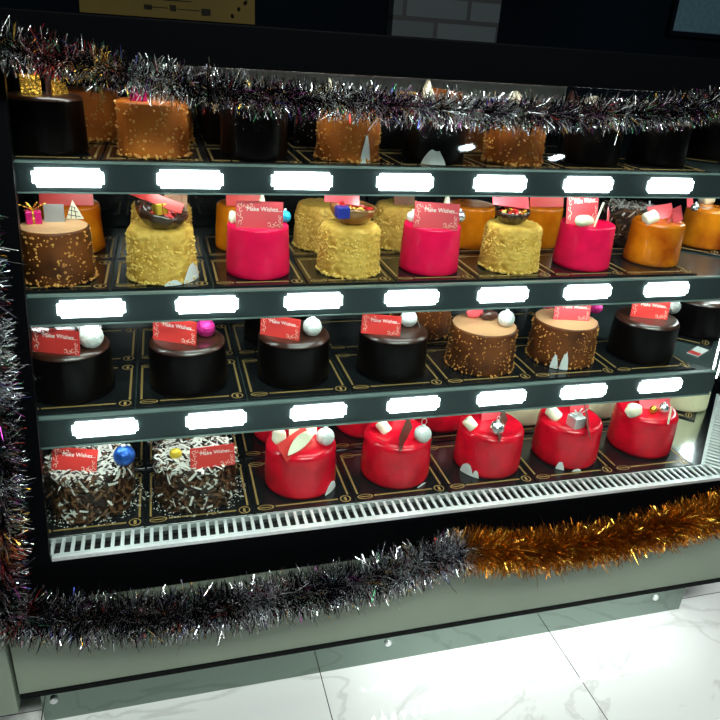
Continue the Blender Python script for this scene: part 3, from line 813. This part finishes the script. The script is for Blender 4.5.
card(D[1], (153, 339), (196, 346), zt, .15); ball(D[1], (206, 336), zt, .0185, 'ball_m', ('right', .035))
card(D[2], (260, 334), (299, 341), zt, .15); ball(D[2], (312, 335), zt, .0195, 'ball_w', ('up', .012))
card(D[3], (361, 333), (400, 336.5), zt, .15); ball(D[3], (408, 326), zt, .0185, 'ball_w', ('down', .030))
zn = ZT[3]+BODY['nutty_l'][3]
ball(D[4], (505, 326), zn, .0185, 'ball_w'); blob(D[4], (489, 320), zn, (.020, .010, .012), 'shard', 'chocolate_shard'); blob(D[4], (474, 318), zn, (.020, .008, .016), 'cardpink', 'crumpled_foil'); blob(D[4], (476, 316), zn, (.012, .01, .007), 'shard', 'chocolate_piece')
card(D[5], (553, 319.5), (589, 321), zn, .15, True); ball(D[5], (595, 313), zn, .015, 'ball_m'); blob(D[5], (548, 308), zn, (.016, .012, .008), 'magfoil', 'crumpled_foil')
liner(D[5], -2.25, BODY['nutty_l'][2]+.001, .22, .036, 7); liner(D[5], -1.98, BODY['nutty_l'][2]+.001, .24, .044, 8)
card(D[6], (630, 316), (667, 320), zt, .15); ball(D[6], (671, 313), zt, .018, 'ball_w')

# ------------------------------------------------------------------ bottom deck (front row)
boards(4, ['shaved cake with blue bauble', 'shaved cake with upright card', 'red cake with leaf card', 'red cake with white bauble', 'red cake with silver ball', 'red cake with silver gift box', 'rightmost red cake'])
E_ = []
spec4 = [('shaved_l', -.167, 1.224, 'chocolate-shaving cake with red card and blue bauble at the left end'), ('shaved_l', .034, 1.218, 'chocolate-shaving cake with upright red card, left of the red cakes'), ('red_l', .251, 1.220, 'red glazed cake with leaf-shaped card and white bauble'), ('red_l', .464, 1.218, 'red glazed cake with white roll, brown shard and white bauble'), ('red_l', .687, 1.218, 'red glazed cake with silver foil ball and brown shard'), ('red_l', .890, 1.219, 'red glazed cake with silver gift box'), ('red_l', 1.106, 1.229, 'red glazed cake with gold foil and red card at the right end')]
for k, x, y, lb in spec4:
    t, zt = cake(k, x, y, 4, lb + ', bottom deck', 'cakes at the front of the bottom deck'); E_.append(t)
zs_ = ZT[4]+HR-.010+.003
card(E_[0], (51, 470), (96, 473), zs_, .5); ball(E_[0], (125, 464), zs_, .0205, 'ball_b')
card(E_[1], (191, 470), (235, 464), zs_, .15); blob(E_[1], (176, 458), zs_, (.012, .010, .012), 'yellowfoil', 'yellow_foil_sweet')
zr = ZT[4]+HR-.001
blob(E_[2], (279, 444), zr, (.015, .010, .020)); plate(E_[2], (300, 452), zr, .075, .040, .55, .55, -.22, 'card', 'leaf_card'); leaf(E_[2], (288, 459), zr+.001, .082, .024, .55, .50, -.36); plate(E_[2], (303, 436), zr, .060, .034, .05, .1, 0, 'white', 'white_chocolate_slab')
ball(E_[2], (325, 444), zr, .0190, 'ball_w', ('up', .018))
marsh(E_[3], (388, 434), zr, PI*.75, .030, .0125, .9); shard(E_[3], (400, 452), (412, 428), zr, .026); ball(E_[3], (422, 441), zr, .0185, 'ball_w', ('up', .016)); plate(E_[3], (404, 421), zr, .050, .026, 0, .2, 0, 'cardpink', 'small_card')
marsh(E_[4], (474, 430), zr, PI*.75, .028, .0125, .9); ball(E_[4], (496, 434), zr, .0165, 'ball_s', ('up', .010)); shard(E_[4], (499, 443), (507, 420), zr, .030); plate(E_[4], (491, 420), zr, .050, .034, .1, .2, 0, 'cardpink', 'small_card')
marsh(E_[5], (558, 420), zr, PI*.8, .032, .014, .9); gift(E_[5], (575, 426), zr, .030, 'silver', 'silver', True, .2); shard(E_[5], (590, 440), (588, 416), zr, .028); plate(E_[5], (579, 411), zr, .05, .03, 0, .2, 0, 'cardpink', 'small_card')
blob(E_[6], (632, 416), zr, (.022, .014, .018)); plate(E_[6], (655, 409), zr, .082, .046, -.1, .55, .05, 'cardpink', 'message_card'); blob(E_[6], (652, 414), zr, (.010, .009, .012), 'goldfoil', 'gold_foil_curl'); ball(E_[6], (662, 413), zr, .0135, 'ball_s'); stick(E_[6], (668, 424), zr, .042, .1, .2)
liner(E_[2], -.75, NR, .55, .026, 11); liner(E_[4], -2.6, NR, .45, .03, 12); liner(E_[4], -2.3, NR, .2, .02, 13); liner(E_[5], -2.2, NR, .25, .022, 14); liner(E_[5], -1.7, NR, .3, .008, 15); liner(E_[3], -1.0, NR, .4, .006, 16)

# ------------------------------------------------------------------ back rows
def back(row, y, items):
    k = 's' if row < 3 else 'l'
    for (i, kind, x, lb, bl) in items:
        t, _ = cake(kind, x, y, row, lb, 'cakes in the back row of the %s' % SHN[row])
        board(tx(row, i), yb(row)+(.188 if row < 3 else .203), ZT[row], k, bl, 0, 'back cake boards on the %s' % SHN[row])
        yield t
b1 = list(back(1, 1.545, [
    (0, 'caramel_s', -.135, 'caramel nut cake in back row behind the gold-box cake, top shelf', 'back-row cake board behind the gold-box cake, top shelf'),
    (1, 'caramel_s', .005, 'caramel nut cake in back row behind the magenta-gift nut cake, top shelf', 'back-row cake board behind the magenta-gift nut cake, top shelf'),
    (2, 'choc_s', .150, 'dark chocolate cake in back row behind the third cake, top shelf', 'back-row cake board behind the third cake, top shelf'),
    (3, 'nuttydark_s', .345, 'dark nut-flecked cake in back row left of the paper-patch nut cake, top shelf', 'back-row cake board behind the paper-patch nut cake, top shelf'),
    (4, 'choc_s', .535, 'dark chocolate cake in back row behind the white-patch cake, top shelf', 'back-row cake board behind the white-patch cake, top shelf'),
    (5, 'caramel_s', .715, 'caramel nut cake in back row behind the tapering nut cake, top shelf', 'back-row cake board behind the tapering nut cake, top shelf'),
    (6, 'choc_s', 1.0, 'dark chocolate cake in back row near the right end, top shelf', 'back-row cake board near the right end, top shelf')]))
b2 = list(back(2, 1.512, [
    (0, 'orange_s', -.185, 'orange glazed cake in back row behind the nutty cake, second shelf', 'back-row cake board behind the nutty cake, second shelf'),
    (1, 'yellow_s', -.005, 'golden crumb cake in back row behind the dark-basket cake, second shelf', 'back-row cake board behind the dark-basket cake, second shelf'),
    (2, 'orange_s', .168, 'orange glazed cake in back row behind the blue-bauble pink cake, second shelf', 'back-row cake board behind the blue-bauble pink cake, second shelf'),
    (3, 'yellow_s', .345, 'golden crumb cake in back row left of the blue-gift cake, second shelf', 'back-row cake board behind the blue-gift cake, second shelf'),
    (4, 'yellow_s', .530, 'golden crumb cake in back row left of the second pink cake, second shelf', 'back-row cake board behind the second pink cake, second shelf'),
    (5, 'orange_s', .705, 'orange glazed cake in back row right of the second pink cake, second shelf', 'back-row cake board behind the berry-bowl cake, second shelf'),
    (6, 'orange_s', .885, 'orange glazed cake in back row left of the third pink cake, second shelf', 'back-row cake board behind the third pink cake, second shelf'),
    (7, 'shaved_s', 1.150, 'chocolate-shaving cake in back row between pink and orange cakes, second shelf', 'back-row cake board behind the orange cake, second shelf')]))
zt = ZT[2]+HS
for t, w in ((b2[0], .10), (b2[2], .08), (b2[6], .09)):
    p = plate(t, (0, 0), zt, w, .045, 0, .25, 0, 'card', 'message_card'); p.location = (0, -.035, HS)
p = plate(b2[4], (0, 0), zt, .05, .03, 0, .3, 0, 'milk', 'chocolate_plaque'); p.location = (0, -.02, HS-.004)
b3 = list(back(3, 1.50, [
    (2, 'choc_l', .24, 'dark chocolate cake in back row behind the third dark cake, third shelf', 'back-row cake board behind the third dark cake, third shelf'),
    (4, 'nutty_l', .60, 'nut-studded cake in back row left of the white-bauble nut cake, third shelf', 'back-row cake board left of the white-bauble nut cake, third shelf')]))
for i in (0, 1, 3, 5):
    board(tx(3, i), yb(3)+.203, ZT[3], 'l', 'empty back-row cake board, %s of the third shelf' % {0: 'left end', 1: 'behind the magenta-bauble cake', 3: 'behind the trailing-bauble cake', 5: 'behind the card-topped nut cake'}[i], 0, 'back cake boards on the third shelf')
b4 = list(back(4, 1.428, [
    (1, 'shaved_l', .034, 'chocolate-shaving cake in back row behind the upright-card cake, bottom deck', 'back-row cake board behind the upright-card cake, bottom deck'),
    (2, 'red_l', .252, 'red glazed cake in back row behind the leaf-card cake, bottom deck', 'back-row cake board behind the leaf-card cake, bottom deck'),
    (3, 'red_l', .455, 'red glazed cake in back row right of the leaf-card cake, bottom deck', 'back-row cake board behind the white-roll red cake, bottom deck'),
    (4, 'red_l', .650, 'red glazed cake in back row left of the silver-ball cake, bottom deck', 'back-row cake board behind the silver-ball cake, bottom deck'),
    (5, 'cream_l', .875, 'speckled cream cake in back row behind the gift-box red cake, bottom deck', 'back-row cake board behind the gift-box red cake, bottom deck'),
    (6, 'cream_l', 1.09, 'speckled cream cake in back row behind the rightmost red cake, bottom deck', 'back-row cake board behind the rightmost red cake, bottom deck')]))
board(tx(4, 0), yb(4)+.203, ZT[4], 'l', 'empty back-row cake board behind the blue-bauble cake, bottom deck', 0, 'back cake boards on the bottom deck')

# beyond the corner, turned to face right
def wing(row, kind, x, y, lb, bl, k):
    t, zt = cake(kind, x, y, row, lb, 'cakes beyond the corner of the case')
    board(x+.055*.7071, y-.055*.7071, ZT[row], k, bl, PI/4, 'cake boards beyond the corner of the case')
    return t, zt
t, zt = wing(2, 'orange_s', 1.362, 1.478, 'orange glazed cake beyond the corner, right edge of the second shelf', 'turned cake board under the orange cake beyond the corner, second shelf', 's')
marsh(t, (701, 203), zt, 0, .032, .016, 1.2, 'white_cube'); plate(t, (690, 207), zt, .03, .035, .4, .3, 0, 'cardpink'); ball(t, (694, 211), zt, .01, 'ball_s')
wing(3, 'choc_l', 1.348, 1.408, 'dark chocolate cake beyond the corner, right edge of the third shelf', 'turned cake board under the dark cake beyond the corner, third shelf', 'l')
wing(4, 'cream_l', 1.375, 1.42, 'speckled cream cake beyond the corner, right edge of the bottom deck', 'turned cake board under the cream cake beyond the corner, bottom deck', 'l')
wing(1, 'choc_s', 1.335, 1.50, 'dark chocolate cake beyond the corner, right edge of the top shelf', 'turned cake board under the dark cake beyond the corner, top shelf', 's')

p = thing('price_tag', 'small red and white tag lying by the corner of the third shelf', 'tag', (1.262, 1.285, Z(-.646)), .5)
bm = bmesh.new(); box(bm, -.032, .032, -.014, .014, 0, .002); obj('tag_sheet', bm, M['paper'], p)
bm = bmesh.new(); box(bm, -.031, -.010, -.0135, .0135, .002, .0026); obj('red_band', bm, M['card'], p)

# ------------------------------------------------------------------ tinsel
def garland(name, label, pts, core, L, N, palette, seed, sigma=.16, width=.00075, droop=0.0, flat=1.0):
    rng = np.random.default_rng(seed)
    P = [Vector(p) for p in pts]
    dense = []
    for i in range(len(P)-1):
        p0, p1, p2, p3 = P[max(i-1, 0)], P[i], P[i+1], P[min(i+2, len(P)-1)]
        for k in range(30):
            t = k/30
            dense.append(.5*((2*p1)+(p2-p0)*t+(2*p0-5*p1+4*p2-p3)*t*t+(3*p1-p0-3*p2+p3)*t**3))
    dense.append(P[-1])
    D_ = np.array(dense); n = len(D_)
    seg = np.linalg.norm(np.diff(D_, axis=0), axis=1); cum = np.concatenate([[0], np.cumsum(seg)]); tot = cum[-1]
    s = rng.random(N)*tot
    c = np.stack([np.interp(s, cum, D_[:, k]) for k in range(3)], 1)
    c2 = np.stack([np.interp(np.minimum(s+.005, tot), cum, D_[:, k]) for k in range(3)], 1)
    c1 = np.stack([np.interp(np.maximum(s-.005, 0), cum, D_[:, k]) for k in range(3)], 1)
    tan = c2-c1; tan /= np.linalg.norm(tan, axis=1)[:, None]
    d = rng.normal(size=(N, 3)); d -= (d*tan).sum(1)[:, None]*tan; d /= np.linalg.norm(d, axis=1)[:, None]
    d[:, 1] *= flat
    d = d + tan*rng.normal(0, .35, N)[:, None]; d /= np.linalg.norm(d, axis=1)[:, None]
    ln = L*rng.uniform(.6, 1.12, N)
    side = np.cross(d, rng.normal(size=(N, 3))); side /= np.linalg.norm(side, axis=1)[:, None]
    b = np.cross(d, side)
    bend = rng.normal(0, .38, N)
    wd = width*rng.uniform(.7, 1.3, N)
    V = []
    g = np.array([0, 0, -1.0])
    for f, wf in ((.06, 1.0), (.55, 1.0), (1.0, .8)):
        q = c + d*(ln*f)[:, None] + b*(bend*ln*f*f)[:, None] + g*(droop*ln*f*f)[:, None]
        tw = side*math.cos(f*1.2) + b*math.sin(f*1.2)
        V.append(q+tw*(wd*wf)[:, None]); V.append(q-tw*(wd*wf)[:, None])
    V = np.stack(V, 1)                          # N x 6 x 3
    V[:, :, 1] = np.minimum(V[:, :, 1], core['ymax'](V[:, :, 2]) if core else 9)
    verts = V.reshape(-1, 3)
    base = np.arange(N)*6
    F = np.concatenate([np.stack([base, base+1, base+3, base+2], 1), np.stack([base+2, base+3, base+5, base+4], 1)])
    me = bpy.data.meshes.new(name); me.from_pydata(verts.tolist(), [], F.tolist())
    for m, _ in palette: me.materials.append(M[m])
    # colours change in bands along the garland
    K = int(tot/.035)+2
    w = np.array([w_ for _, w_ in palette]); w = w/w.sum()
    bands = rng.choice(len(palette), size=K, p=w)
    mi = np.where(rng.random(N) < .25, bands[np.clip((s/.035+rng.normal(0, .45, N)).astype(int), 0, K-1)], rng.choice(len(palette), size=N, p=w))
    me.polygons.foreach_set('material_index', np.concatenate([mi, mi]).astype(np.int32))
    root = thing(name, label, 'tinsel garland', P[0], 0)
    o = bpy.data.objects.new('tinsel_strands', me); C.objects.link(o); o.parent = root; o.location = -P[0]; o['kind'] = 'stuff'
    bm = bmesh.new(); tube(bm, [p-P[0] for p in dense[::6]], .0009, 6); obj('cord', bm, M['t_dark'], root)
    return root
MULTI = [('t_silver', 3.4), ('t_dark', 7.5), ('t_purple', .45), ('t_green', .4), ('t_red', .3), ('t_blue', .25), ('t_gold', .4)]
wall_top = {'ymax': lambda z: gY(z-H)-.002}
wall_base = {'ymax': lambda z: np.where(z > Z(-.872), np.minimum(gY(z-H)-.002, 1.053), 1.0535)}
garland('tinsel_garland', 'multicoloured silver tinsel garland hung along the top of the glass', [(x, y, Z(z)) for x, y, z in [(-.275, 1.19, -.03), (-.222, 1.195, -.036), (-.119, 1.20, -.052), (-.009, 1.20, -.069), (.149, 1.20, -.088), (.321, 1.20, -.092), (.508, 1.20, -.098), (.71, 1.20, -.097), (.926, 1.20, -.085), (1.085, 1.20, -.062), (1.205, 1.20, -.045)]], wall_top, .035, 15000, MULTI, 1)
garland('tinsel_garland', 'multicoloured silver tinsel garland hanging down the left edge of the case', [(x-.003, y-.01, Z(z)) for x, y, z in [(-.285, 1.175, -.25), (-.281, 1.151, -.334), (-.278, 1.121, -.447), (-.277, 1.091, -.557), (-.280, 1.056, -.687), (-.287, 1.025, -.804), (-.301, .997, -.907)]], wall_top, .043, 9000, MULTI, 2)
garland('tinsel_garland', 'dark silver multicoloured tinsel garland along the lower left of the case', [(x, y-.012, Z(z)) for x, y, z in [(-.369, 1.02, -.905), (-.296, 1.02, -.930), (-.152, 1.02, -.968), (.025, 1.02, -.985), (.177, 1.02, -.981), (.359, 1.02, -.966), (.555, 1.02, -.925)]], wall_base, .048, 16000, [('t_silver', 5.0), ('t_dark', 7.5), ('t_purple', .35), ('t_green', .25), ('t_red', .25), ('t_blue', .3), ('t_gold', .25)], 3)
garland('tinsel_garland', 'gold tinsel garland along the lower right of the case', [(x, y-.012, Z(z)) for x, y, z in [(.560, 1.02, -.925), (.64, 1.02, -.945), (.74, 1.02, -.957), (.937, 1.02, -.953), (1.14, 1.02, -.925), (1.301, 1.02, -.905)]], wall_base, .049, 14000, [('t_gold', 3), ('t_gold_shade', 5)], 4)

# ------------------------------------------------------------------ added fill light for the room
def area(name, loc, tgt, sx, sy, e, col):
    ld = bpy.data.lights.new(name, 'AREA'); ld.shape = 'RECTANGLE'; ld.size = sx; ld.size_y = sy; ld.energy = e; ld.color = col
    o = bpy.data.objects.new(name, ld); C.objects.link(o); o.location = loc
    o.rotation_euler = (Vector(tgt)-Vector(loc)).to_track_quat('-Z', 'Y').to_euler()
    return o
area('room_fill', (0.6, -0.5, 2.6), (0.6, 0.75, 0.2), 2.2, 0.5, 55, (.93, 1.0, .96))  # added fill light, no fixture: brightens the front panel, floor and tinsel
w = bpy.data.worlds.new('world'); bpy.context.scene.world = w; w.use_nodes = True
w.node_tree.nodes['Background'].inputs[0].default_value = (.5, .6, .65, 1); w.node_tree.nodes['Background'].inputs[1].default_value = .02

sc = bpy.context.scene
sc.view_settings.view_transform = 'Standard'; sc.view_settings.look = 'None'
sc.view_settings.exposure = 1.15; sc.view_settings.gamma = 1.0; sc.view_settings.use_curve_mapping = False
